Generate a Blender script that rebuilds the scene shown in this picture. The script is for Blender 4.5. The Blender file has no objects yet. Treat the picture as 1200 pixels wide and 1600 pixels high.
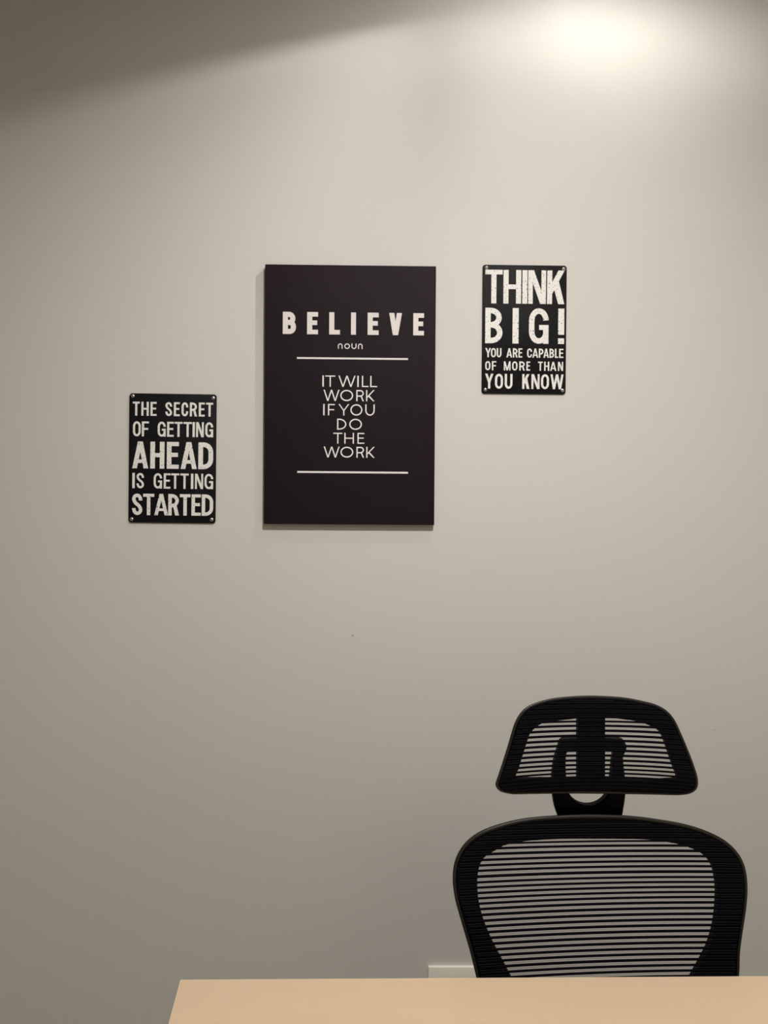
import bpy, bmesh, math
from mathutils import Vector, Matrix, noise

R = math.radians
C = bpy.context.scene.collection
scene = bpy.context.scene

# ------------------------------------------------------------------ camera
cam_data = bpy.data.cameras.new('camera')
cam_data.sensor_fit = 'VERTICAL'
cam_data.sensor_height = 36.0
cam_data.lens = 27.0
cam_data.clip_start = 0.02
cam = bpy.data.objects.new('camera', cam_data)
C.objects.link(cam)
yaw, pitch, roll = R(1.0), R(-0.7), R(0.55)
fwd = Vector((math.sin(yaw)*math.cos(pitch), math.cos(yaw)*math.cos(pitch), math.sin(pitch)))
r0 = fwd.cross(Vector((0, 0, 1))).normalized()
u0 = r0.cross(fwd)
rt = math.cos(roll)*r0 + math.sin(roll)*u0
up = -math.sin(roll)*r0 + math.cos(roll)*u0
cam.matrix_world = Matrix(((rt.x, up.x, -fwd.x, 0.0), (rt.y, up.y, -fwd.y, -1.81),
                           (rt.z, up.z, -fwd.z, 1.45), (0, 0, 0, 1)))
scene.camera = cam

# ------------------------------------------------------------------ light and exposure
scene.view_settings.view_transform = 'Standard'
scene.view_settings.look = 'None'
scene.view_settings.gamma = 1.0
scene.view_settings.use_curve_mapping = False
scene.view_settings.exposure = 0.13
world = bpy.data.worlds.new('world')
scene.world = world
world.use_nodes = True
world.node_tree.nodes['Background'].inputs[0].default_value = (0.05, 0.045, 0.04, 1)
world.node_tree.nodes['Background'].inputs[1].default_value = 0.0

WARM = (1.0, 0.975, 0.93)
CEIL = 2.778
# x, y, rim radius, [(bulb, watts, source radius, height above the rim, aim, half angle)], label
LAMPS = [
    (0.485, -0.45, 0.075, [('POINT', 9.3, 0.019, 0.0165, None, 0), ('SPOT', 22.5, 0.003, 0.0222, (-2.322, 0.33, -0.89), 0.758),
                           ('SPOT', 2.6, 0.003, 0.0222, (-1.4, 0.40, -0.80), 1.0), ('SPOT', 2.9, 0.019, 0.0175, (0.42, 1.366, -0.26), 0.66)],
     'round ceiling downlight close to the sign wall, making the bright scallop'),
    (0.24, -1.284, 0.075, [('AREA', 31.5, 0.05, 0.030, None, 0)], 'round ceiling downlight above the desk'),
]
FILL_WATTS = 7.5

# ------------------------------------------------------------------ helpers
def new_mat(name, col, rough=0.5, metal=0.0, spec=0.5):
    m = bpy.data.materials.new(name)
    m.use_nodes = True
    b = m.node_tree.nodes['Principled BSDF']
    b.inputs['Base Color'].default_value = (*col, 1)
    b.inputs['Roughness'].default_value = rough
    b.inputs['Metallic'].default_value = metal
    b.inputs['Specular IOR Level'].default_value = spec
    return m

def nodes(m):
    nt = m.node_tree
    return nt, nt.nodes, nt.links, nt.nodes['Principled BSDF']

def add_bump(m, scale, strength, dist=0.001, stretch=(1, 1, 1), detail=2.0):
    nt, N, L, b = nodes(m)
    tc = N.new('ShaderNodeTexCoord')
    mp = N.new('ShaderNodeMapping')
    mp.inputs['Scale'].default_value = stretch
    tx = N.new('ShaderNodeTexNoise')
    tx.inputs['Scale'].default_value = scale
    tx.inputs['Detail'].default_value = detail
    bp = N.new('ShaderNodeBump')
    bp.inputs['Strength'].default_value = strength
    bp.inputs['Distance'].default_value = dist
    L.new(tc.outputs['Object'], mp.inputs['Vector'])
    L.new(mp.outputs['Vector'], tx.inputs['Vector'])
    L.new(tx.outputs['Fac'], bp.inputs['Height'])
    L.new(bp.outputs['Normal'], b.inputs['Normal'])
    return tc, mp, tx

def add_mottle(m, c1, c2, scale, lo, hi, stretch=(1, 1, 1), detail=3.0):
    nt, N, L, b = nodes(m)
    tc = N.new('ShaderNodeTexCoord')
    mp = N.new('ShaderNodeMapping')
    mp.inputs['Scale'].default_value = stretch
    tx = N.new('ShaderNodeTexNoise')
    tx.inputs['Scale'].default_value = scale
    tx.inputs['Detail'].default_value = detail
    rp = N.new('ShaderNodeValToRGB')
    rp.color_ramp.elements[0].position = lo
    rp.color_ramp.elements[0].color = (*c1, 1)
    rp.color_ramp.elements[1].position = hi
    rp.color_ramp.elements[1].color = (*c2, 1)
    L.new(tc.outputs['Object'], mp.inputs['Vector'])
    L.new(mp.outputs['Vector'], tx.inputs['Vector'])
    L.new(tx.outputs['Fac'], rp.inputs['Fac'])
    L.new(rp.outputs['Color'], b.inputs['Base Color'])

def obj(name, bm, mat, parent=None, label=None, smooth=False, loc=(0, 0, 0)):
    me = bpy.data.meshes.new(name)
    bmesh.ops.recalc_face_normals(bm, faces=bm.faces[:])
    if smooth:
        for f in bm.faces:
            f.smooth = True
    bm.to_mesh(me)
    bm.free()
    me.materials.append(mat)
    o = bpy.data.objects.new(name, me)
    C.objects.link(o)
    o.location = loc
    if parent:
        o.parent = parent
    if label:
        o['label'] = label
    if smooth:
        md = o.modifiers.new('split', 'EDGE_SPLIT')
        md.split_angle = R(38)
    return o

def thing(name, label, cat, loc=(0, 0, 0), group=None):
    o = bpy.data.objects.new(name, None)
    o.empty_display_size = 0.1
    C.objects.link(o)
    o.location = loc
    o['label'] = label
    o['category'] = cat
    if group:
        o['group'] = group
    return o

def struct(name, bm, mat):
    o = obj(name, bm, mat)
    o['kind'] = 'structure'
    return o

def add_box(bm, x0, x1, y0, y1, z0, z1, bevel=0.0, seg=2):
    vs = [bm.verts.new((x, y, z)) for x in (x0, x1) for y in (y0, y1) for z in (z0, z1)]
    idx = [(0, 1, 3, 2), (4, 6, 7, 5), (0, 4, 5, 1), (2, 3, 7, 6), (0, 2, 6, 4), (1, 5, 7, 3)]
    fs = [bm.faces.new([vs[i] for i in q]) for q in idx]
    if bevel:
        es = list({e for f in fs for e in f.edges})
        bmesh.ops.bevel(bm, geom=es, offset=bevel, segments=seg, profile=0.5, affect='EDGES')

def add_prism(bm, pts, y0, y1, bevel=0.0, seg=2):
    """pts: (x, z) outline, extruded along y from y0 to y1"""
    a = [bm.verts.new((x, y0, z)) for x, z in pts]
    b = [bm.verts.new((x, y1, z)) for x, z in pts]
    n = len(pts)
    f0 = bm.faces.new(a)
    f1 = bm.faces.new(b[::-1])
    for i in range(n):
        bm.faces.new((a[i], b[i], b[(i+1) % n], a[(i+1) % n]))
    if bevel:
        es = list(f0.edges)
        bmesh.ops.bevel(bm, geom=es, offset=bevel, segments=seg, profile=0.5, affect='EDGES')

def add_lathe(bm, prof, n=32, cx=0, cy=0, axis='Z', closed=False):
    rings = []
    for r, h in prof:
        ring = []
        for k in range(n):
            a = 2*math.pi*k/n
            if axis == 'Z':
                p = (cx + r*math.cos(a), cy + r*math.sin(a), h)
            else:
                p = (cx + r*math.cos(a), h, cy + r*math.sin(a))
            ring.append(bm.verts.new(p))
        rings.append(ring)
    m = len(rings)
    for i in range(m if closed else m-1):
        A, B = rings[i], rings[(i+1) % m]
        for k in range(n):
            bm.faces.new((A[k], A[(k+1) % n], B[(k+1) % n], B[k]))
    if not closed:
        bm.faces.new(rings[0][::-1])
        bm.faces.new(rings[-1])

def add_tube(bm, pts, r, n=8, closed=False):
    pts = [Vector(p) for p in pts]
    m = len(pts)
    rings = []
    nrm = None
    for i, p in enumerate(pts):
        if closed:
            t = (pts[(i+1) % m] - pts[i-1]).normalized()
        else:
            t = (pts[min(i+1, m-1)] - pts[max(i-1, 0)]).normalized()
        if nrm is None:
            nrm = t.cross(Vector((0.1, 1, 0.2))).normalized()
        nrm = (nrm - t*nrm.dot(t)).normalized()
        bi = t.cross(nrm)
        rings.append([bm.verts.new(p + r*(math.cos(2*math.pi*k/n)*nrm + math.sin(2*math.pi*k/n)*bi)) for k in range(n)])
    if closed:      # align the seam
        best = min(range(n), key=lambda s: sum((rings[-1][k].co - rings[0][(k+s) % n].co).length for k in range(n)))
    for i in range(m-1):
        A, B = rings[i], rings[i+1]
        for k in range(n):
            bm.faces.new((A[k], A[(k+1) % n], B[(k+1) % n], B[k]))
    if closed:
        A, B = rings[-1], rings[0]
        for k in range(n):
            bm.faces.new((A[k], A[(k+1) % n], B[(k+1+best) % n], B[(k+best) % n]))
    else:
        bm.faces.new(rings[0][::-1])
        bm.faces.new(rings[-1])

def spline(pts, per=6):
    """closed centripetal-like Catmull-Rom through 2-D points"""
    n = len(pts)
    out = []
    for i in range(n):
        p0, p1, p2, p3 = (Vector(pts[(i+k) % n]) for k in (-1, 0, 1, 2))
        d1 = max((p2-p1).length, 1e-6)
        m1 = (p2-p0)/max((p2-p1).length + (p1-p0).length, 1e-6)*d1
        m2 = (p3-p1)/max((p3-p2).length + (p2-p1).length, 1e-6)*d1
        for k in range(per):
            t = k/per
            out.append((2*t**3-3*t*t+1)*p1 + (t**3-2*t*t+t)*m1 + (-2*t**3+3*t*t)*p2 + (t**3-t*t)*m2)
    return [(v.x, v.y) for v in out]

def ray_poly(c, a, poly):
    """distance from c along angle a to a star-shaped closed polygon"""
    dx, dz = math.cos(a), math.sin(a)
    best = None
    n = len(poly)
    for i in range(n):
        x1, z1 = poly[i][0]-c[0], poly[i][1]-c[1]
        x2, z2 = poly[(i+1) % n][0]-c[0], poly[(i+1) % n][1]-c[1]
        ex, ez = x2-x1, z2-z1
        den = dx*ez - dz*ex
        if abs(den) < 1e-12:
            continue
        t = (x1*ez - z1*ex)/den
        s = (x1*dz - z1*dx)/den
        if t > 0 and -1e-9 <= s <= 1+1e-9 and (best is None or t > best):
            best = t
    return best

def inside(x, z, poly):
    c = False
    n = len(poly)
    for i in range(n):
        x1, z1 = poly[i]
        x2, z2 = poly[(i+1) % n]
        if (z1 > z) != (z2 > z) and x < (x2-x1)*(z-z1)/(z2-z1)+x1:
            c = not c
    return c

# ------------------------------------------------------------------ materials
wall_mat = new_mat('painted_wall', (0.68, 0.66, 0.622), 0.62, spec=0.25)
tc, mp, tx = add_bump(wall_mat, 260, 0.10, 0.0012, (0.7, 1, 1.3), 3)
# a single small scuff mark on the paint below the canvas
nt, N, L, b = nodes(wall_mat)
vd = N.new('ShaderNodeVectorMath'); vd.operation = 'DISTANCE'
vd.inputs[1].default_value = (-0.0396, 0.0, 1.1356)
rp = N.new('ShaderNodeValToRGB')
rp.color_ramp.elements[0].position = 0.0014
rp.color_ramp.elements[0].color = (0.33, 0.30, 0.25, 1)
rp.color_ramp.elements[1].position = 0.0026
rp.color_ramp.elements[1].color = (0.68, 0.66, 0.622, 1)
vd2 = N.new('ShaderNodeVectorMath'); vd2.operation = 'DISTANCE'
vd2.inputs[1].default_value = (0.8238, 0.0, 0.9166)      # and a fainter one right of the headrest
mx = N.new('ShaderNodeMath'); mx.operation = 'MULTIPLY_ADD'
mx.inputs[1].default_value = 1.0
mx.inputs[2].default_value = 0.0010
mn = N.new('ShaderNodeMath'); mn.operation = 'MINIMUM'
L.new(tc.outputs['Object'], vd.inputs[0])
L.new(tc.outputs['Object'], vd2.inputs[0])
L.new(vd2.outputs['Value'], mx.inputs[0])
L.new(vd.outputs['Value'], mn.inputs[0])
L.new(mx.outputs['Value'], mn.inputs[1])
L.new(mn.outputs['Value'], rp.inputs['Fac'])
L.new(rp.outputs['Color'], b.inputs['Base Color'])

side_mat = new_mat('painted_side_wall', (0.66, 0.60, 0.52), 0.7, spec=0.25)
ceil_mat = new_mat('ceiling_paint', (0.75, 0.73, 0.70), 0.9, spec=0.2)
floor_mat = new_mat('grey_carpet', (0.16, 0.15, 0.14), 0.95, spec=0.1)
add_mottle(floor_mat, (0.26, 0.235, 0.205), (0.36, 0.33, 0.29), 180, 0.35, 0.65)
canvas_mat = new_mat('dark_canvas', (0.0150, 0.0092, 0.0125), 0.7, spec=0.13)
add_bump(canvas_mat, 900, 0.25, 0.0004, (1, 1, 1), 1)
canvas_print = new_mat('white_print', (0.86, 0.84, 0.82), 0.6, spec=0.3)
title_print = new_mat('raised_white_print', (0.80, 0.75, 0.72), 0.6, spec=0.3)
tin_mat = new_mat('black_enamelled_tin', (0.0095, 0.009, 0.0105), 0.55, spec=0.12)
add_mottle(tin_mat, (0.0075, 0.0070, 0.0085), (0.011, 0.0105, 0.011), 60, 0.4, 0.7)
worn_print = new_mat('worn_white_print', (0.85, 0.83, 0.80), 0.55, spec=0.3)
add_mottle(worn_print, (0.88, 0.86, 0.83), (0.03, 0.027, 0.03), 300, 0.605, 0.665, (1, 1, 0.75), 4.0)
plain_print = new_mat('sign_white_print', (0.85, 0.83, 0.80), 0.55, spec=0.3)
add_mottle(plain_print, (0.87, 0.85, 0.82), (0.35, 0.33, 0.33), 500, 0.60, 0.75, (1, 1, 1), 2)
screw_mat = new_mat('nickel_screw', (0.85, 0.83, 0.80), 0.38, metal=1.0)
plate_mat = new_mat('white_plastic_plate', (0.92, 0.895, 0.80), 0.35)
desk_mat = new_mat('maple_laminate', (0.60, 0.43, 0.27), 0.38, spec=0.45)
add_mottle(desk_mat, (0.605, 0.445, 0.298), (0.620, 0.460, 0.310), 14, 0.3, 0.7, (0.35, 6, 1), 4)
edge_mat = new_mat('pale_edge_band', (0.72, 0.60, 0.44), 0.4)
leg_mat = new_mat('grey_steel', (0.35, 0.35, 0.36), 0.45, metal=0.6)
fabric_mat = new_mat('black_mesh_fabric', (0.0018, 0.0018, 0.0032), 0.8, spec=0.08)
thread_mat = new_mat('charcoal_thread', (0.03, 0.03, 0.034), 0.8, spec=0.2)
frame_mat = new_mat('black_plastic_frame', (0.0010, 0.0010, 0.0016), 0.6, spec=0.06)
rim_mat = new_mat('dark_grey_rim', (0.014, 0.0125, 0.010), 0.42, spec=0.3)
bracket_mat = new_mat('black_bracket_plastic', (0.0010, 0.0010, 0.0013), 0.5, spec=0.06)
seat_mat = new_mat('black_seat_fabric', (0.012, 0.012, 0.014), 0.9, spec=0.2)
base_mat = new_mat('black_nylon', (0.012, 0.012, 0.013), 0.4)
trim_mat = new_mat('white_lamp_trim', (0.8, 0.8, 0.78), 0.5)
gas_mat = new_mat('chrome_gas_lift', (0.5, 0.5, 0.5), 0.2, metal=1.0)
lens_mat = new_mat('lamp_lens', (0.9, 0.9, 0.88), 0.4)
nt, N, L, b = nodes(lens_mat)
b.inputs['Emission Color'].default_value = (*WARM, 1)
b.inputs['Emission Strength'].default_value = 1.0

# ------------------------------------------------------------------ the room
X0, X1, Y0, T = -2.6, 2.3, -3.9, 0.10
def box_bm(*a, **k):
    bm = bmesh.new()
    add_box(bm, *a, **k)
    return bm
struct('wall_back', box_bm(X0-T, X1+T, 0, T, -T, CEIL+T), wall_mat)
struct('wall_left', box_bm(X0-T, X0, Y0, 0, 0, CEIL), side_mat)
struct('wall_right', box_bm(X1, X1+T, Y0, 0, 0, CEIL), side_mat)
struct('wall_front', box_bm(X0-T, X1+T, Y0-T, Y0, -T, CEIL+T), side_mat)
struct('floor', box_bm(X0-T, X1+T, Y0, 0, -T, 0), floor_mat)
struct('ceiling', box_bm(X0-T, X1+T, Y0, 0, CEIL, CEIL+T), ceil_mat)
struct('baseboard_back', box_bm(X0, X1, -0.012, 0, 0, 0.10, bevel=0.003), new_mat('dark_vinyl_base', (0.05, 0.045, 0.04), 0.6))

# ------------------------------------------------------------------ ceiling downlights
for x, y, rr, bulbs, lab in LAMPS:
    d = thing('ceiling_downlight', lab, 'ceiling light', (x, y, CEIL))
    bm = bmesh.new()
    add_lathe(bm, [(rr, -0.050), (rr+0.012, -0.050), (rr+0.014, -0.044), (rr+0.014, 0), (rr, 0)], 48, closed=True)
    obj('trim_ring', bm, trim_mat, d, smooth=True)
    bm = bmesh.new()
    add_lathe(bm, [(rr, -0.004), (rr, 0.0)], 32)
    obj('lens', bm, lens_mat, d)
    for kind, watts, er, rec, aim, half in bulbs:
        ld = bpy.data.lights.new('downlight_bulb', kind)
        if kind == 'AREA':
            ld.shape = 'DISK'
            ld.size = 2*er
        else:
            ld.shadow_soft_size = er
        if kind == 'SPOT':
            ld.spot_size = 2*half
            ld.spot_blend = 1.0
        ld.energy = watts
        ld.color = WARM
        lo = bpy.data.objects.new('downlight_bulb', ld)
        C.objects.link(lo)
        lo.parent = d
        lo.location = (0, 0, -0.050 + rec)
        if aim:
            lo.rotation_euler = Vector(aim).to_track_quat('-Z', 'Y').to_euler()

pn = thing('ceiling_fill_panel', 'added square fill light panel on the ceiling behind the camera', 'ceiling light', (1.25, -2.75, CEIL))  # unseen panel, added as soft ambient fill for the wall and desk
bm = bmesh.new()
for x0, x1, y0, y1 in ((-0.58, 0.58, -0.58, -0.555), (-0.58, 0.58, 0.555, 0.58), (-0.58, -0.555, -0.555, 0.555), (0.555, 0.58, -0.555, 0.555)):
    add_box(bm, x0, x1, y0, y1, -0.03, 0.0)
obj('panel_frame', bm, trim_mat, pn)
bm = bmesh.new()
add_box(bm, -0.555, 0.555, -0.555, 0.555, -0.012, 0.0)
obj('diffuser', bm, lens_mat, pn)
ld = bpy.data.lights.new('panel_fill', 'AREA')
ld.shape = 'SQUARE'
ld.size = 1.08
ld.energy = FILL_WATTS
ld.color = WARM
lo = bpy.data.objects.new('panel_fill', ld)
C.objects.link(lo)
lo.parent = pn
lo.location = (0, 0, -0.02)

# ------------------------------------------------------------------ lettering
def arc_path(pts, r, closed=False, per=8):
    """polyline with rounded corners (quarter-ellipse Beziers)"""
    n = len(pts)
    out = []
    for i in range(n):
        P = Vector(pts[i])
        if not closed and i in (0, n-1):
            out.append(P)
            continue
        A, B = Vector(pts[i-1]), Vector(pts[(i+1) % n])
        fa = 0.5 if (closed or 0 < i-1) else 1.0
        fb = 0.5 if (closed or i+1 < n-1) else 1.0
        da = min(r, (A-P).length*fa)
        db = min(r, (B-P).length*fb)
        s = P + (A-P).normalized()*da
        e = P + (B-P).normalized()*db
        k = 0.5523
        c1, c2 = s + (P-s)*k, e + (P-e)*k
        for j in range(per+1):
            t = j/per
            out.append((1-t)**3*s + 3*(1-t)**2*t*c1 + 3*(1-t)*t*t*c2 + t**3*e)
    res = []
    for p in out:
        if not res or (p-res[-1]).length > 2e-2:
            res.append(p)
    if closed and (res[0]-res[-1]).length < 2e-2:
        res.pop()
    return res

def strip(path, s, closed=False):
    """quads of width s along a path"""
    n = len(path)
    L_, R_ = [], []
    for i in range(n):
        if closed:
            a, b2 = path[i-1], path[(i+1) % n]
        else:
            a, b2 = path[max(i-1, 0)], path[min(i+1, n-1)]
        t = (b2-a).normalized()
        nn = Vector((-t.y, t.x))
        L_.append(path[i]+nn*s/2)
        R_.append(path[i]-nn*s/2)
    return [('strip', L_, R_, closed)]

def rect(x0, y0, x1, y1):
    return [[(x0, y0), (x1, y0), (x1, y1), (x0, y1)]]

def glyph(ch, w, h, s, round_r):
    sh = s*0.9
    V_ = s/2
    rr = round_r if round_r else w*0.5
    if ch == 'I':
        return rect(0, 0, w, h)
    if ch == '!':
        return rect(0, h*0.26, w, h) + rect(0, 0, w, h*0.16)
    if ch == 'T':
        return rect(0, h-sh, w, h) + rect(w/2-s/2, 0, w/2+s/2, h-sh)
    if ch == 'H':
        return rect(0, 0, s, h) + rect(w-s, 0, w, h) + rect(s, h*0.5-sh/2, w-s, h*0.5+sh/2)
    if ch == 'E':
        return rect(0, 0, s, h) + rect(s, 0, w, sh) + rect(s, h-sh, w, h) + rect(s, h*0.52-sh/2, w*0.92, h*0.52+sh/2)
    if ch == 'F':
        return rect(0, 0, s, h) + rect(s, h-sh, w, h) + rect(s, h*0.50-sh/2, w*0.90, h*0.50+sh/2)
    if ch == 'L':
        return rect(0, 0, s, h) + rect(s, 0, w, sh)
    if ch == 'N':
        q = s*1.12
        return rect(0, 0, s*0.9, h) + rect(w-s*0.9, 0, w, h) + [[(0, h), (w-q, 0), (w, 0), (q, h)]]
    if ch == 'M':
        q = s*0.95
        m = w/2
        return rect(0, 0, s*0.9, h) + rect(w-s*0.9, 0, w, h) + [[(0, h), (m-q/2, 0), (m+q/2, 0), (q*1.1, h)], [(w-q*1.1, h), (m-q/2, 0), (m+q/2, 0), (w, h)]]
    if ch == 'K':
        q = s*1.2
        z0 = h*0.30
        sl = (h-z0)/(w-s)
        yy = z0 + sl*q
        fx = s + (w-s)*0.12
        return rect(0, 0, s, h) + [[(s, z0), (w, h), (w-q, h), (s, yy)],
                                   [(w, 0), (w-q, 0), (fx, z0+sl*(fx-s)+sl*q*0.3), (fx+q*0.75, z0+sl*(fx+q*0.75-s)+sl*q*0.3)]]
    if ch == 'A':
        a = s*1.05
        t0, t1 = h*0.20, h*0.20+sh*0.85
        lx = lambda t: (w/2-a/2)*t/h + s*0.5
        return [[(0, 0), (s, 0), (w/2+a*0.42, h), (w/2-a/2, h)], [(w, 0), (w-s, 0), (w/2-a*0.42, h), (w/2+a/2, h)],
                [(lx(t0), t0), (w-lx(t0), t0), (w-lx(t1), t1), (lx(t1), t1)]]
    if ch == 'V':
        a = s*1.05
        return [[(0, h), (s, h), (w/2+a*0.42, 0), (w/2-a/2, 0)], [(w, h), (w-s, h), (w/2-a*0.42, 0), (w/2+a/2, 0)]]
    if ch == 'W':
        a = s*1.0
        q = w*0.27
        m = w/2
        return [[(0, h), (a, h), (q+a/2, 0), (q-a/2, 0)], [(m+a/2, h), (m-a/2, h), (q-a/2, 0), (q+a/2, 0)],
                [(m-a/2, h), (m+a/2, h), (w-q+a/2, 0), (w-q-a/2, 0)], [(w, h), (w-a, h), (w-q-a/2, 0), (w-q+a/2, 0)]]
    if ch == 'Y':
        m = w/2
        j = h*0.42
        return rect(m-s/2, 0, m+s/2, j) + [[(0, h), (s*1.1, h), (m+s/2, j), (m-s/2, j)], [(w, h), (w-s*1.1, h), (m-s/2, j), (m+s/2, j)]]
    if ch == 'O':
        return strip(arc_path([(V_, V_), (w-V_, V_), (w-V_, h-V_), (V_, h-V_)], rr if rr < 1e3 else 1e6, True), s, True)
    if ch == 'U':
        return strip(arc_path([(V_, h), (V_, V_), (w-V_, V_), (w-V_, h)], min(rr, w*0.5)), s)
    if ch == 'D':
        return rect(0, 0, s, h) + strip(arc_path([(s*0.5, h-V_), (w-V_, h-V_), (w-V_, V_), (s*0.5, V_)], rr if rr < 1e3 else h*0.6), s)
    if ch == 'C':
        return strip(arc_path([(w-V_, h*0.64), (w-V_, h-V_), (V_, h-V_), (V_, V_), (w-V_, V_), (w-V_, h*0.36)], rr), s)
    if ch == 'G':
        return strip(arc_path([(w-V_, h*0.66), (w-V_, h-V_), (V_, h-V_), (V_, V_), (w-V_, V_), (w-V_, h*0.30)], rr), s) + \
            rect(w-s, 0, w, h*0.53) + rect(w*0.52, h*0.53-sh, w-s*0.5, h*0.53)
    if ch == 'S':
        return strip(arc_path([(w-V_, h*0.68), (w-V_, h-V_), (V_, h-V_), (V_, h*0.60), (w-V_, h*0.40), (w-V_, V_), (V_, V_), (V_, h*0.32)], min(rr, h*0.26)), s)
    if ch == 'P':
        return rect(0, 0, s, h) + strip(arc_path([(s*0.5, h-V_), (w-V_, h-V_), (w-V_, h*0.42), (s*0.5, h*0.42)], min(rr, h*0.25)), s)
    if ch == 'R':
        y0 = h*0.46
        return rect(0, 0, s, h) + strip(arc_path([(s*0.5, h-V_), (w*0.97-V_, h-V_), (w*0.97-V_, y0), (s*0.5, y0)], min(rr, h*0.26)), s) + \
            [[(w-s*1.12, 0), (w, 0), (w*0.66+s*0.35, y0), (w*0.66-s*0.75, y0)]]
    if ch == 'B':
        y0 = h*0.52
        return rect(0, 0, s, h) + strip(arc_path([(s*0.5, h-V_), (w*0.95-V_, h-V_), (w*0.95-V_, y0), (s*0.5, y0)], min(rr, h*0.24)), s) + \
            strip(arc_path([(s*0.5, y0), (w-V_, y0), (w-V_, V_), (s*0.5, V_)], min(rr, h*0.26)), s)
    if ch == 'n':
        return strip(arc_path([(V_, 0), (V_, h-V_), (w-V_, h-V_), (w-V_, 0)], rr), s)
    if ch == 'u':
        return strip(arc_path([(V_, h), (V_, V_), (w-V_, V_), (w-V_, h)], rr), s)
    if ch == 'o':
        return strip(arc_path([(V_, V_), (w-V_, V_), (w-V_, h-V_), (V_, h-V_)], 1e6, True), s, True)
    raise ValueError(ch)

def text_line(parent, spec, stroke, mat, front, label, thick=0.0003, round_r=None, words=None):
    """spec: bottom, top, [(letter, left, right)] in millimetres from the sign's centre; the print faces -y"""
    bot, top, letters = spec
    h = (top-bot)
    bm = bmesh.new()
    for ch, a, b2 in letters:
        pieces = glyph(ch, b2-a, h, stroke, round_r)
        lay = 0
        for pc in pieces:
            y = front - thick - lay*0.00002
            lay += 1
            conv = lambda p: Vector(((a+p[0])*0.001, y, (bot+p[1])*0.001))
            if isinstance(pc, tuple):
                _, A, B, closed = pc
                fa = [bm.verts.new(conv(p)) for p in A]
                fb = [bm.verts.new(conv(p)) for p in B]
                n = len(fa)
                rng = range(n if closed else n-1)
                quads = [(fa[i], fa[(i+1) % n], fb[(i+1) % n], fb[i]) for i in rng]
                loops = [fa, fb] if closed else [fa + fb[::-1]]
            else:
                vs = [bm.verts.new(conv(p)) for p in pc]
                quads = [tuple(vs)]
                loops = [vs]
            for q in quads:
                try:
                    f = bm.faces.new(q)
                except ValueError:
                    continue
                f.normal_update()
                if f.normal.y > 0:
                    f.normal_flip()
            for lp in loops:        # sides down to the surface
                bk = [bm.verts.new((v.co.x, front, v.co.z)) for v in lp]
                n = len(lp)
                for i in range(n):
                    bm.faces.new((lp[i], lp[(i+1) % n], bk[(i+1) % n], bk[i]))
    me = bpy.data.meshes.new('lettering')
    bm.to_mesh(me)
    bm.free()
    me.materials.append(mat)
    o = bpy.data.objects.new('lettering', me)
    C.objects.link(o)
    o.parent = parent
    o['label'] = label
    return o

def text_words(parent, words, spec, stroke, mat, front, label, round_r=None):
    """one lettering part per word of the line"""
    bot, top, letters = spec
    i = 0
    for w in words.split():
        text_line(parent, (bot, top, letters[i:i+len(w)]), stroke, mat, front, label + w, round_r=round_r)
        i += len(w)

LEFT_TEXT = [
    ('THE SECRET', (98.9, 131.4, [('T', -93.6, -77.4), ('H', -73.6, -56.4), ('E', -52.3, -38.3), ('S', -17.7, -2.1), ('E', 2.0, 15.8), ('C', 19.9, 35.3), ('R', 39.3, 56.1), ('E', 60.1, 74.0), ('T', 76.9, 93.5)])),
    ('OF GETTING', (50.6, 85.6, [('O', -92.8, -74.7), ('F', -72.0, -55.7), ('G', -35.2, -16.6), ('E', -13.3, 2.2), ('T', 4.0, 22.5), ('T', 24.8, 44.3), ('I', 46.0, 51.4), ('N', 54.3, 72.2), ('G', 75.6, 94.0)])),
    ('AHEAD', (-24.2, 38.6, [('A', -93.8, -56.5), ('H', -51.8, -19.0), ('E', -13.4, 14.6), ('A', 19.1, 56.5), ('D', 60.1, 94.6)])),
    ('IS GETTING', (-70.8, -35.0, [('I', -93.3, -87.5), ('S', -83.3, -66.1), ('G', -43.5, -24.0), ('E', -20.0, -4.5), ('T', -2.8, 15.8), ('T', 18.5, 38.2), ('I', 43.2, 49.0), ('N', 52.8, 71.8), ('G', 75.0, 95.2)])),
    ('STARTED', (-133.3, -83.3, [('S', -93.3, -69.4), ('T', -67.6, -41.9), ('A', -41.4, -9.4), ('R', -9.0, 16.3), ('T', 17.9, 42.6), ('E', 45.2, 66.8), ('D', 69.0, 95.7)])),
]
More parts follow.
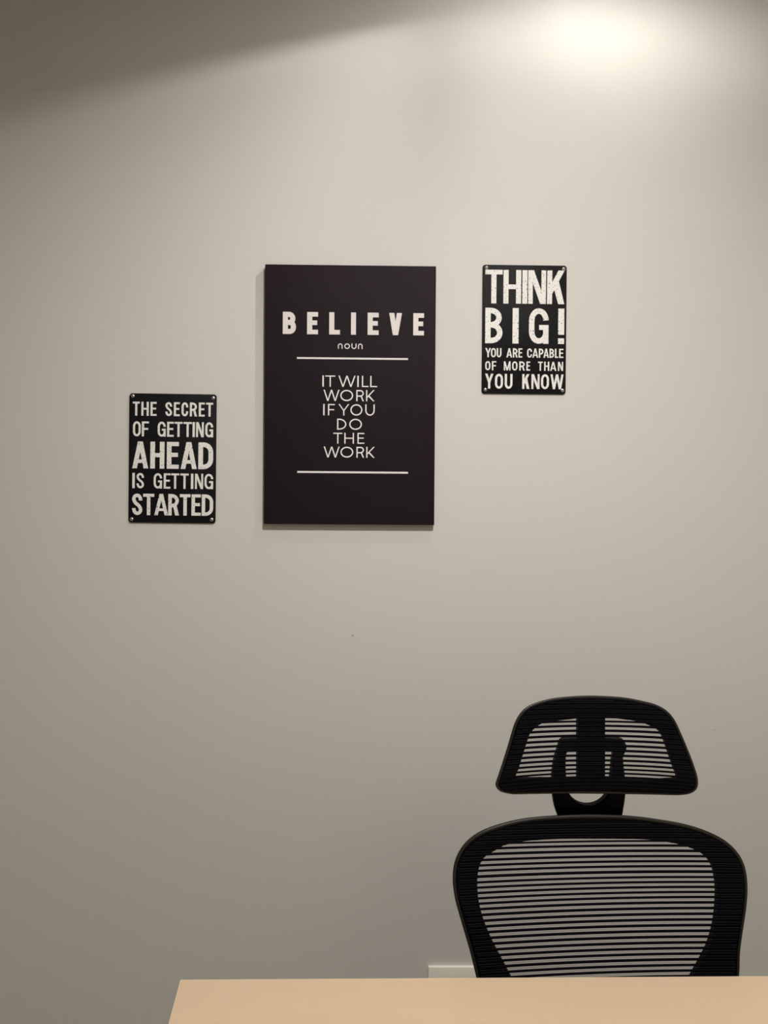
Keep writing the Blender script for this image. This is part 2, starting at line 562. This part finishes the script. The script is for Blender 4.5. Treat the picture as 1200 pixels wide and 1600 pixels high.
RIGHT_TEXT = [
    ('THINK', (60.6, 139.4, [('T', -92.9, -52.1), ('H', -49.9, -8.2), ('I', -5.4, 6.5), ('N', 8.5, 50.4), ('K', 53.1, 94.0)])),
    ('BIG!', (-32.9, 50.3, [('B', -92.1, -51.3), ('I', -27.6, -13.3), ('G', 11.1, 57.4), ('!', 80.1, 94.5)])),
    ('YOU ARE CAPABLE', (-65.7, -44.2, [('Y', -91.5, -78.1), ('O', -78.1, -66.1), ('U', -64.4, -53.3), ('A', -41.6, -28.1), ('R', -26.4, -15.1), ('E', -13.3, -4.0), ('C', 7.3, 18.9), ('A', 19.8, 33.5), ('P', 35.0, 45.9), ('A', 45.9, 58.9), ('B', 60.2, 71.1), ('L', 73.1, 80.7), ('E', 82.9, 93.3)])),
    ('OF MORE THAN', (-96.3, -74.9, [('O', -91.3, -79.1), ('F', -75.6, -65.2), ('M', -47.4, -31.5), ('O', -27.8, -15.2), ('R', -10.9, 2.2), ('E', 5.9, 14.8), ('T', 33.3, 44.6), ('H', 47.9, 59.9), ('A', 62.1, 76.7), ('N', 80.6, 92.8)])),
    ('YOU KNOW', (-139.4, -104.5, [('Y', -91.4, -71.8), ('O', -67.9, -49.2), ('U', -44.9, -26.6), ('K', -3.6, 13.4), ('N', 18.2, 37.4), ('O', 40.9, 59.6), ('W', 63.1, 94.0)])),
]
CANVAS_TEXT = [
    ('BELIEVE', (140.1, 191.6, [('B', -157.0, -126.6), ('E', -100.6, -75.3), ('L', -49.3, -24.3), ('I', 1.4, 12.9), ('E', 40.1, 65.8), ('V', 90.1, 119.9), ('E', 146.4, 171.5)])),
    ('noun', (107.3, 119.8, [('n', -28.8, -18.0), ('o', -13.9, -0.9), ('u', 2.8, 14.4), ('n', 18.1, 28.5)])),
    ('rule1', (82.7, 87.3, [('I', -123.9, 134.7)])),
    ('IT WILL', (19.0, 45.0, [('I', -64.5, -61.1), ('T', -57.8, -34.7), ('W', -27.2, 12.7), ('I', 16.8, 20.1), ('L', 27.6, 42.9), ('L', 47.0, 63.0)])),
    ('WORK', (-14.2, 11.9, [('W', -61.7, -24.4), ('O', -22.6, 7.3), ('R', 14.7, 32.6), ('K', 37.5, 57.3)])),
    ('IF YOU', (-47.7, -21.3, [('I', -62.2, -58.9), ('F', -51.0, -35.0), ('Y', -26.8, -1.5), ('O', 1.1, 29.1), ('U', 35.8, 57.9)])),
    ('DO', (-80.9, -55.1, [('D', -29.6, -8.0), ('O', -1.3, 28.2)])),
    ('THE', (-113.3, -88.0, [('T', -38.3, -17.1), ('H', -12.6, 9.8), ('E', 18.0, 34.0)])),
    ('WORK', (-145.8, -120.4, [('W', -60.5, -23.2), ('O', -21.4, 8.5), ('R', 15.9, 33.9), ('K', 38.7, 58.5)])),
    ('rule2', (-182.5, -177.6, [('I', -121.7, 136.6)])),
]

# ------------------------------------------------------------------ the two tin signs
def rounded_rect(w, h, r, per=8):
    pts = []
    for cx, cz, a0 in ((w/2-r, h/2-r, 0), (-w/2+r, h/2-r, 90), (-w/2+r, -h/2+r, 180), (w/2-r, -h/2+r, 270)):
        for k in range(per+1):
            a = R(a0 + 90*k/per)
            pts.append((cx+r*math.cos(a), cz+r*math.sin(a)))
    return pts

def tin_sign(cx, cz, w, h, rot, label, text, strokes, screws):
    t = thing('tin_sign', label, 'sign', (cx, 0, cz), 'black tin signs with white lettering')
    t.rotation_euler = (0, R(rot), 0)
    bm = bmesh.new()
    add_prism(bm, rounded_rect(w, h, 0.0065), -0.0030, -0.0005, bevel=0.0008, seg=2)
    obj('sign_plate', bm, tin_mat, t, smooth=True)
    for (words, spec), (s, worn) in zip(text, strokes):
        text_words(t, words, spec, s, worn_print if worn else plain_print, -0.0030, 'white worn word ')
    for i, (sx, sz) in enumerate(screws):
        bm = bmesh.new()
        add_lathe(bm, [(0.0042, -0.0030), (0.0042, -0.0036), (0.0036, -0.0046), (0.0022, -0.0054), (0.0006, -0.0057)], 20, axis='Y')
        sc = obj('screw', bm, screw_mat, t, smooth=True, loc=(sx*0.001, 0, sz*0.001))
        bm = bmesh.new()
        a = 0.6 + i*0.9
        for k in (0, math.pi/2):
            c, s_ = math.cos(a+k), math.sin(a+k)
            L0, W0 = 0.0028, 0.00045
            pts = [(L0*c-W0*s_, L0*s_+W0*c), (L0*c+W0*s_, L0*s_-W0*c), (-L0*c+W0*s_, -L0*s_-W0*c), (-L0*c-W0*s_, -L0*s_+W0*c)]
            add_prism(bm, pts, -0.00575-0.0001*k, -0.0045)
        obj('screw_slot', bm, frame_mat, sc)
    return t

tin_sign(-0.4645, 1.5486, 0.2026, 0.3020, 0.17,
         'black tin sign reading THE SECRET OF GETTING AHEAD IS GETTING STARTED', LEFT_TEXT,
         [(4.9, False), (5.0, False), (10.8, True), (5.0, False), (8.0, True)],
         [(-93.5, 144.5), (93.5, 142.5), (-94, -143), (92.5, -142)])
tin_sign(0.3575, 1.8604, 0.1986, 0.3022, -0.14,
         'black tin sign reading THINK BIG! YOU ARE CAPABLE OF MORE THAN YOU KNOW', RIGHT_TEXT,
         [(12.0, True), (12.8, True), (3.4, False), (3.4, False), (5.2, False)],
         [(-90, 144), (92, 143), (-90.5, -142), (92, -142)])

# ------------------------------------------------------------------ the canvas
CT = 0.015
cv = thing('canvas_print', 'large dark plum canvas print headed BELIEVE, in the middle of the wall', 'wall art', (-0.0506, 0, 1.7000))
cv.rotation_euler = (0, R(-0.16), 0)
bm = bmesh.new()
add_box(bm, -0.1989, 0.1989, -CT, -0.0002, -0.3019, 0.3019, bevel=0.0018, seg=3)
obj('canvas_panel', bm, canvas_mat, cv, smooth=True)
for words, spec in CANVAS_TEXT:
    if words == 'BELIEVE':
        for let in spec[2]:     # raised, widely spaced: each letter a part
            text_line(cv, (spec[0], spec[1], [let]), 11.8, title_print, -CT, 'raised bold white letter ' + let[0], thick=0.0016, round_r=9)
    elif words == 'noun':
        text_line(cv, spec, 2.1, canvas_print, -CT, 'small white word noun', round_r=4.6)
    elif words.startswith('rule'):
        bot, top, ((_, a, b2),) = spec
        bm = bmesh.new()
        add_box(bm, a*0.001, b2*0.001, -CT-0.0004, -CT+0.0002, bot*0.001+0.0003, top*0.001-0.0003)
        obj('divider_line', bm, canvas_print, cv, label='thin white line ' + ('under the heading' if bot > 0 else 'below the text'))
    else:
        text_words(cv, words, spec, 2.9, canvas_print, -CT, 'thin white word ', round_r=1e6)

# ------------------------------------------------------------------ wall plate low on the wall
pl = thing('wall_plate', 'white wall plate low on the wall beside the chair back, half hidden by the desk', 'wall plate', (0.2049, 0, 0.2943))
bm = bmesh.new()
add_box(bm, -0.058, 0.058, -0.0090, 0.0, -0.0575, 0.0575, bevel=0.0010, seg=2)
obj('cover_plate', bm, plate_mat, pl, smooth=True)
bm = bmesh.new()
for sx in (-0.023, 0.023):
    add_box(bm, sx-0.0165, sx+0.0165, -0.0102, -0.008, -0.028, 0.028, bevel=0.001)
obj('insert', bm, plate_mat, pl)

# ------------------------------------------------------------------ the desk
DZ = 0.74
desk = thing('office_desk', 'light maple laminate desk in the foreground', 'desk', (0.55, -1.03, 0))
def desk_top(inset, z0, z1, bev):
    P = [(-0.2755+inset, -0.674-inset), (1.35-inset, -0.6612-inset), (1.35-inset, -1.40+inset), (-0.218+inset, -1.40+inset)]
    bm = bmesh.new()
    a = [bm.verts.new((x-0.55, y+1.03, z0)) for x, y in P]
    b = [bm.verts.new((x-0.55, y+1.03, z1)) for x, y in P]
    bm.faces.new(a)
    ft = bm.faces.new(b[::-1])
    for i in range(4):
        bm.faces.new((a[i], a[(i+1) % 4], b[(i+1) % 4], b[i]))
    if bev:
        bmesh.ops.bevel(bm, geom=list(ft.edges), offset=bev, segments=2, profile=0.5, affect='EDGES')
    return bm
top_o = obj('desktop', desk_top(0.0012, DZ-0.028, DZ, 0.0008), desk_mat, desk)
obj('edge_band', desk_top(0.0, DZ-0.027, DZ-0.0008, 0.0), edge_mat, desk, label='pale edge band of the desktop')
for x in (-0.17, 1.26):
    bm = bmesh.new()
    add_box(bm, x-0.55-0.03, x-0.55+0.03, -0.30, 0.30, 0.0, 0.03, bevel=0.004)
    add_box(bm, x-0.55-0.025, x-0.55+0.025, -0.05, 0.05, 0.025, DZ-0.055, bevel=0.004)
    add_box(bm, x-0.55-0.025, x-0.55+0.025, -0.30, 0.30, DZ-0.058, DZ-0.0275, bevel=0.004)
    obj('leg', bm, leg_mat, desk)

# ------------------------------------------------------------------ the office chair
XC, YC = 0.3840, -0.56
chair = thing('office_chair', 'black mesh office chair with headrest, tucked behind the desk', 'chair', (XC, -0.80, 0))
OX, OY = 0.0, 0.80          # world y -> local y
def back_y(x, z):
    return YC + math.tan(R(9))*(z-0.75) - 0.15*x*x + OY
def head_y(x, z):
    return YC + 0.03 + math.tan(R(6))*(z-1.05) - 0.9*x*x + OY
BACK_OUT = [(-0.0039, 0.928), (0.0602, 0.9261), (0.1055, 0.9211), (0.1505, 0.9137), (0.1859, 0.9034), (0.216, 0.8886), (0.2348, 0.8702), (0.2439, 0.8496), (0.2462, 0.82), (0.2421, 0.7864), (0.235, 0.753), (0.2284, 0.7198), (0.2249, 0.6861), (0.2161, 0.641), (0.1989, 0.5885), (0.1649, 0.5436), (0.1076, 0.5163), (-0.0077, 0.5063), (-0.1189, 0.5173), (-0.1597, 0.5462), (-0.1839, 0.5936), (-0.1968, 0.6457), (-0.2068, 0.6868), (-0.2153, 0.7196), (-0.2241, 0.7488), (-0.2328, 0.7776), (-0.2396, 0.8027), (-0.2428, 0.8322), (-0.2387, 0.8591), (-0.2251, 0.8821), (-0.2024, 0.8991), (-0.1699, 0.9113), (-0.1238, 0.9213), (-0.0639, 0.9264)]
BACK_WIN = [(-0.003, 0.8904), (0.0764, 0.8899), (0.1175, 0.8864), (0.1488, 0.88), (0.1751, 0.8685), (0.1918, 0.848), (0.1968, 0.8184), (0.1946, 0.7849), (0.1888, 0.7554), (0.1785, 0.7264), (0.1642, 0.7014), (0.1529, 0.6838), (0.1327, 0.6528), (0.1084, 0.6191), (0.0701, 0.5949), (-0.0029, 0.5852), (-0.0755, 0.5953), (-0.1115, 0.6195), (-0.1349, 0.6551), (-0.1512, 0.6841), (-0.1618, 0.7035), (-0.1748, 0.7265), (-0.1881, 0.7554), (-0.1967, 0.7809), (-0.2009, 0.8015), (-0.2022, 0.8266), (-0.1991, 0.8477), (-0.191, 0.8624), (-0.1748, 0.872), (-0.1521, 0.8825), (-0.0926, 0.8892)]
HEAD_OUT = [(-0.0119, 1.1265), (0.0197, 1.1258), (0.0506, 1.1237), (0.081, 1.1185), (0.1013, 1.1134), (0.1162, 1.1051), (0.1274, 1.0921), (0.1379, 1.0686), (0.1488, 1.0396), (0.1564, 1.0162), (0.1609, 0.9959), (0.1583, 0.9821), (0.147, 0.9741), (0.1214, 0.97), (0.001, 0.9661), (-0.1431, 0.9726), (-0.1661, 0.9786), (-0.1727, 0.9839), (-0.1749, 0.99), (-0.172, 0.9985), (-0.1624, 1.0243), (-0.1522, 1.0533), (-0.1421, 1.083), (-0.134, 1.0972), (-0.1227, 1.1081), (-0.1058, 1.1155), (-0.0766, 1.1221), (-0.0443, 1.1251)]
HEAD_WIN = [(0.0033, 1.0912), (0.0344, 1.0896), (0.0741, 1.0846), (0.0949, 1.0765), (0.105, 1.0694), (0.112, 1.0547), (0.1184, 1.034), (0.1239, 1.0163), (0.1277, 0.9951), (0.0015, 0.9907), (-0.1396, 0.997), (-0.1347, 1.0135), (-0.1278, 1.0335), (-0.1213, 1.0512), (-0.1147, 1.0673), (-0.1058, 1.076), (-0.0905, 1.0839), (-0.0607, 1.0866), (-0.0349, 1.0892)]
POST = [(-0.0294, 1.1015), (0.0171, 1.1017), (0.0187, 0.9640), (-0.0279, 0.9640)]
YOKE = [(-0.0526, 1.0495), (0.0492, 1.05), (0.0559, 1.04), (0.0566, 1.0312), (0.0517, 1.0245), (0.0515, 1.0113), (0.055, 0.9836), (0.0564, 0.9681), (0.0555, 0.9515), (0.053, 0.9326), (0.0499, 0.9149), (0.0435, 0.8949), (-0.0518, 0.8947), (-0.058, 0.9146), (-0.0644, 0.9323), (-0.068, 0.9511), (-0.0704, 0.9677), (-0.0699, 0.9832), (-0.0665, 1.013), (-0.0612, 1.0307)]
YOKEHOLE = [(-0.0435, 1.0297), (-0.007, 1.0298), (0.0323, 1.03), (0.0325, 1.0112), (0.031, 0.99), (0.0291, 0.9738), (0.0278, 0.9642), (0.0242, 0.9554), (0.0183, 0.9477), (0.0107, 0.9418), (0.0018, 0.9382), (-0.0078, 0.9369), (-0.0174, 0.9382), (-0.0262, 0.9418), (-0.0339, 0.9477), (-0.0398, 0.9554), (-0.0434, 0.9642), (-0.0447, 0.9738), (-0.0465, 0.99), (-0.0475, 1.0109)]
BACK_GAPS = [0.8906, 0.8843, 0.8763, 0.8675, 0.8593, 0.8514, 0.8435, 0.8341, 0.8263, 0.8185, 0.8104, 0.8026, 0.7945, 0.7859, 0.777, 0.7682, 0.7595, 0.7508, 0.742, 0.7331, 0.7243, 0.7158, 0.7074, 0.6985, 0.6902]
HEAD_GAPS = [1.0884, 1.0819, 1.0741, 1.0659, 1.0578, 1.0496, 1.0415, 1.0335, 1.0255, 1.0177, 1.0105, 1.0039, 0.9975, 0.9917]

def band(name, outer, inner, c, yf, t0, t1, mat, label=None, n=220):
    """a frame between two outlines, following a curved surface, t0..t1 behind it"""
    bm = bmesh.new()
    rows = []
    for k in range(n):
        a = 2*math.pi*k/n
        ro, ri = ray_poly(c, a, outer), ray_poly(c, a, inner)
        prof = [(ri, t0+0.001), (ri+0.0015, t0), ((ri+ro)/2, t0), (ro-0.002, t0), (ro, t0+0.002), (ro, t1-0.002), (ro-0.002, t1), ((ri+ro)/2, t1), (ri+0.0015, t1), (ri, t1-0.001)]
        row = []
        for r, d in prof:
            x, z = c[0]+r*math.cos(a), c[1]+r*math.sin(a)
            row.append(bm.verts.new((x, yf(x, z)+d, z)))
        rows.append(row)
    m = len(rows[0])
    for k in range(n):
        A, B = rows[k], rows[(k+1) % n]
        for j in range(m):
            bm.faces.new((A[j], A[(j+1) % m], B[(j+1) % m], B[j]))
    return obj(name, bm, mat, chair, label, smooth=True)

def shrink(poly, c, d):
    out = []
    for x, z in poly:
        v = Vector((x-c[0], z-c[1]))
        v *= (v.length-d)/v.length
        out.append((c[0]+v.x, c[1]+v.y))
    return out

def x_range(poly, zf):
    """x extent of the curve z = zf(x) inside a polygon"""
    xs = [x*0.001 for x in range(-260, 261, 2) if inside(x*0.001, zf(x*0.001), poly)]
    return (xs[0], xs[-1]) if xs else None

def mesh_panel(name, outline, gaps, yf, slant, label):
    """horizontal woven ribs stretched over the frame, a fine thread in the middle of each gap"""
    g = sorted(gaps, reverse=True)
    step_t, step_b = g[1]-g[2], g[-2]-g[-1]
    zmax, zmin = max(p[1] for p in outline), min(p[1] for p in outline)
    while g[0]+step_t < zmax:
        g.insert(0, g[0]+step_t)
    while g[-1]-step_b > zmin:
        g.append(g[-1]-step_b)
    ribs = [((a+b)/2, (a-b)*0.55/2) for a, b in zip(g, g[1:])]
    bm = bmesh.new()
    def rib(z0, half, depth, yo):
        zf = lambda x: z0 + slant(z0)*x
        xr = x_range(outline, zf)
        if not xr or xr[1]-xr[0] < 0.01:
            return
        n = 40
        rows = []
        for k in range(n+1):
            x = xr[0] + (xr[1]-xr[0])*k/n
            z = zf(x)
            y = yf(x, z) + yo
            rows.append([bm.verts.new(q) for q in ((x, y, z-half), (x, y-depth, z-half*0.45), (x, y-depth, z+half*0.45), (x, y, z+half), (x, y+depth*0.5, z))])
        for A, B in zip(rows, rows[1:]):
            for j in range(5):
                bm.faces.new((A[j], A[(j+1) % 5], B[(j+1) % 5], B[j]))
        bm.faces.new(rows[0][::-1])
        bm.faces.new(rows[-1])
    for z, half in ribs:
        rib(z, half, 0.0012, -0.0014)
    nf = len(bm.faces)
    for z in g:
        rib(z, 0.00022, 0.0003, -0.0010)
    bm.faces.ensure_lookup_table()
    o = obj(name, bm, fabric_mat, chair, label)
    o.data.materials.append(thread_mat)
    for p in o.data.polygons:
        if p.index >= nf:
            p.material_index = 1
    return o

def rim(name, outline, yf, off, r, mat):
    bm = bmesh.new()
    add_tube(bm, [(x, yf(x, z)+off, z) for x, z in outline], r, 10, closed=True)
    return obj(name, bm, mat, chair, smooth=True)

bo, bw = spline(BACK_OUT, 5), spline(BACK_WIN, 5)
cB = (0.0, 0.76)
band('back_frame', shrink(bo, cB, 0.003), bw, cB, back_y, 0.0, 0.014, frame_mat)
rim('back_rim', shrink(bo, cB, 0.0030), back_y, 0.003, 0.0032, rim_mat)
def slant_b(z):
    P = [(0.69, 0.033), (0.80, 0.026), (0.89, 0.012)]
    if z <= P[0][0]: return P[0][1]
    for (a, va), (b, vb) in zip(P, P[1:]):
        if z <= b: return va + (vb-va)*(z-a)/(b-a)
    return P[-1][1]
mesh_panel('back_mesh', shrink(bo, cB, 0.0075), BACK_GAPS, back_y, slant_b, 'ribbed black mesh of the backrest')

ho, hw = spline(HEAD_OUT, 5), spline(HEAD_WIN, 5)
cH = (0.0, 1.040)
band('headrest_frame', shrink(ho, cH, 0.0025), hw, cH, head_y, 0.0, 0.013, frame_mat)
rim('headrest_rim', shrink(ho, cH, 0.0024), head_y, 0.003, 0.0026, rim_mat)
mesh_panel('headrest_mesh', [p for p in shrink(ho, cH, 0.006)], HEAD_GAPS, head_y, lambda z: 0.0, 'ribbed black mesh of the headrest')

YB = -0.50 + OY
bm = bmesh.new()
yo = spline(YOKE, 4)
# ring-shaped yoke: a thick plate with a round opening
cY = (-0.006, 0.985)
n = 120
rows = []
yh = spline(YOKEHOLE, 4)
for k in range(n):
    a = 2*math.pi*k/n
    ro, ri = ray_poly(cY, a, yo), ray_poly(cY, a, yh)
    row = []
    for r, d in [(ri, -0.012), (ri+0.002, -0.014), (ro-0.003, -0.014), (ro, -0.011), (ro, 0.000), (ro-0.003, 0.002), (ri+0.002, 0.002), (ri, 0.000)]:
        row.append(bm.verts.new((cY[0]+r*math.cos(a), YB+d, cY[1]+r*math.sin(a))))
    rows.append(row)
for k in range(n):
    A, B = rows[k], rows[(k+1) % n]
    for j in range(8):
        bm.faces.new((A[j], A[(j+1) % 8], B[(j+1) % 8], B[j]))
obj('headrest_bracket', bm, bracket_mat, chair, smooth=True)
bm = bmesh.new()
add_prism(bm, [POST[3], POST[2], POST[1], POST[0]], YB-0.020, YB-0.006, bevel=0.002)
obj('headrest_post', bm, bracket_mat, chair)

# below the desk: the rest of the chair
bm = bmesh.new()
add_box(bm, -0.245, 0.245, -0.265, 0.215, 0.435, 0.500, bevel=0.028, seg=5)
obj('seat', bm, seat_mat, chair, smooth=True)
bm = bmesh.new()
add_tube(bm, [(0, 0.0, 0.415), (0, 0.16, 0.41), (0, 0.245, 0.43), (0, 0.262, 0.50), (0, 0.243, 0.60)], 0.022, 12)
obj('back_support', bm, base_mat, chair, smooth=True)
bm = bmesh.new()
add_box(bm, -0.09, 0.09, -0.12, 0.10, 0.395, 0.437, bevel=0.01)
obj('tilt_mechanism', bm, base_mat, chair, smooth=True)
bm = bmesh.new()
add_lathe(bm, [(0.014, 0.40), (0.014, 0.26), (0.025, 0.26), (0.028, 0.10)], 24)
obj('gas_lift', bm, gas_mat, chair, smooth=True)
bm = bmesh.new()
add_lathe(bm, [(0.035, 0.14), (0.042, 0.12), (0.042, 0.075), (0.030, 0.07)], 24)
for k in range(5):
    a = R(90+72*k+20)
    c, s_ = math.cos(a), math.sin(a)
    add_tube(bm, [(0.02*c, 0.02*s_, 0.105), (0.16*c, 0.16*s_, 0.095), (0.30*c, 0.30*s_, 0.075)], 0.017, 10)
obj('star_base', bm, base_mat, chair, smooth=True)
for k in range(5):
    a = R(90+72*k+20)
    c, s_ = math.cos(a), math.sin(a)
    bm = bmesh.new()
    for off in (-0.016, 0.016):
        bmesh.ops.create_cone(bm, cap_ends=True, segments=24, radius1=0.028, radius2=0.028, depth=0.018,
                              matrix=Matrix.Translation((0.30*c-off*s_, 0.30*s_+off*c, 0.028)) @ Matrix.Rotation(a, 4, 'Z') @ Matrix.Rotation(R(90), 4, 'X'))
    add_tube(bm, [(0.30*c, 0.30*s_, 0.03), (0.30*c, 0.30*s_, 0.07)], 0.007, 8)
    obj('caster', bm, base_mat, chair, smooth=True)
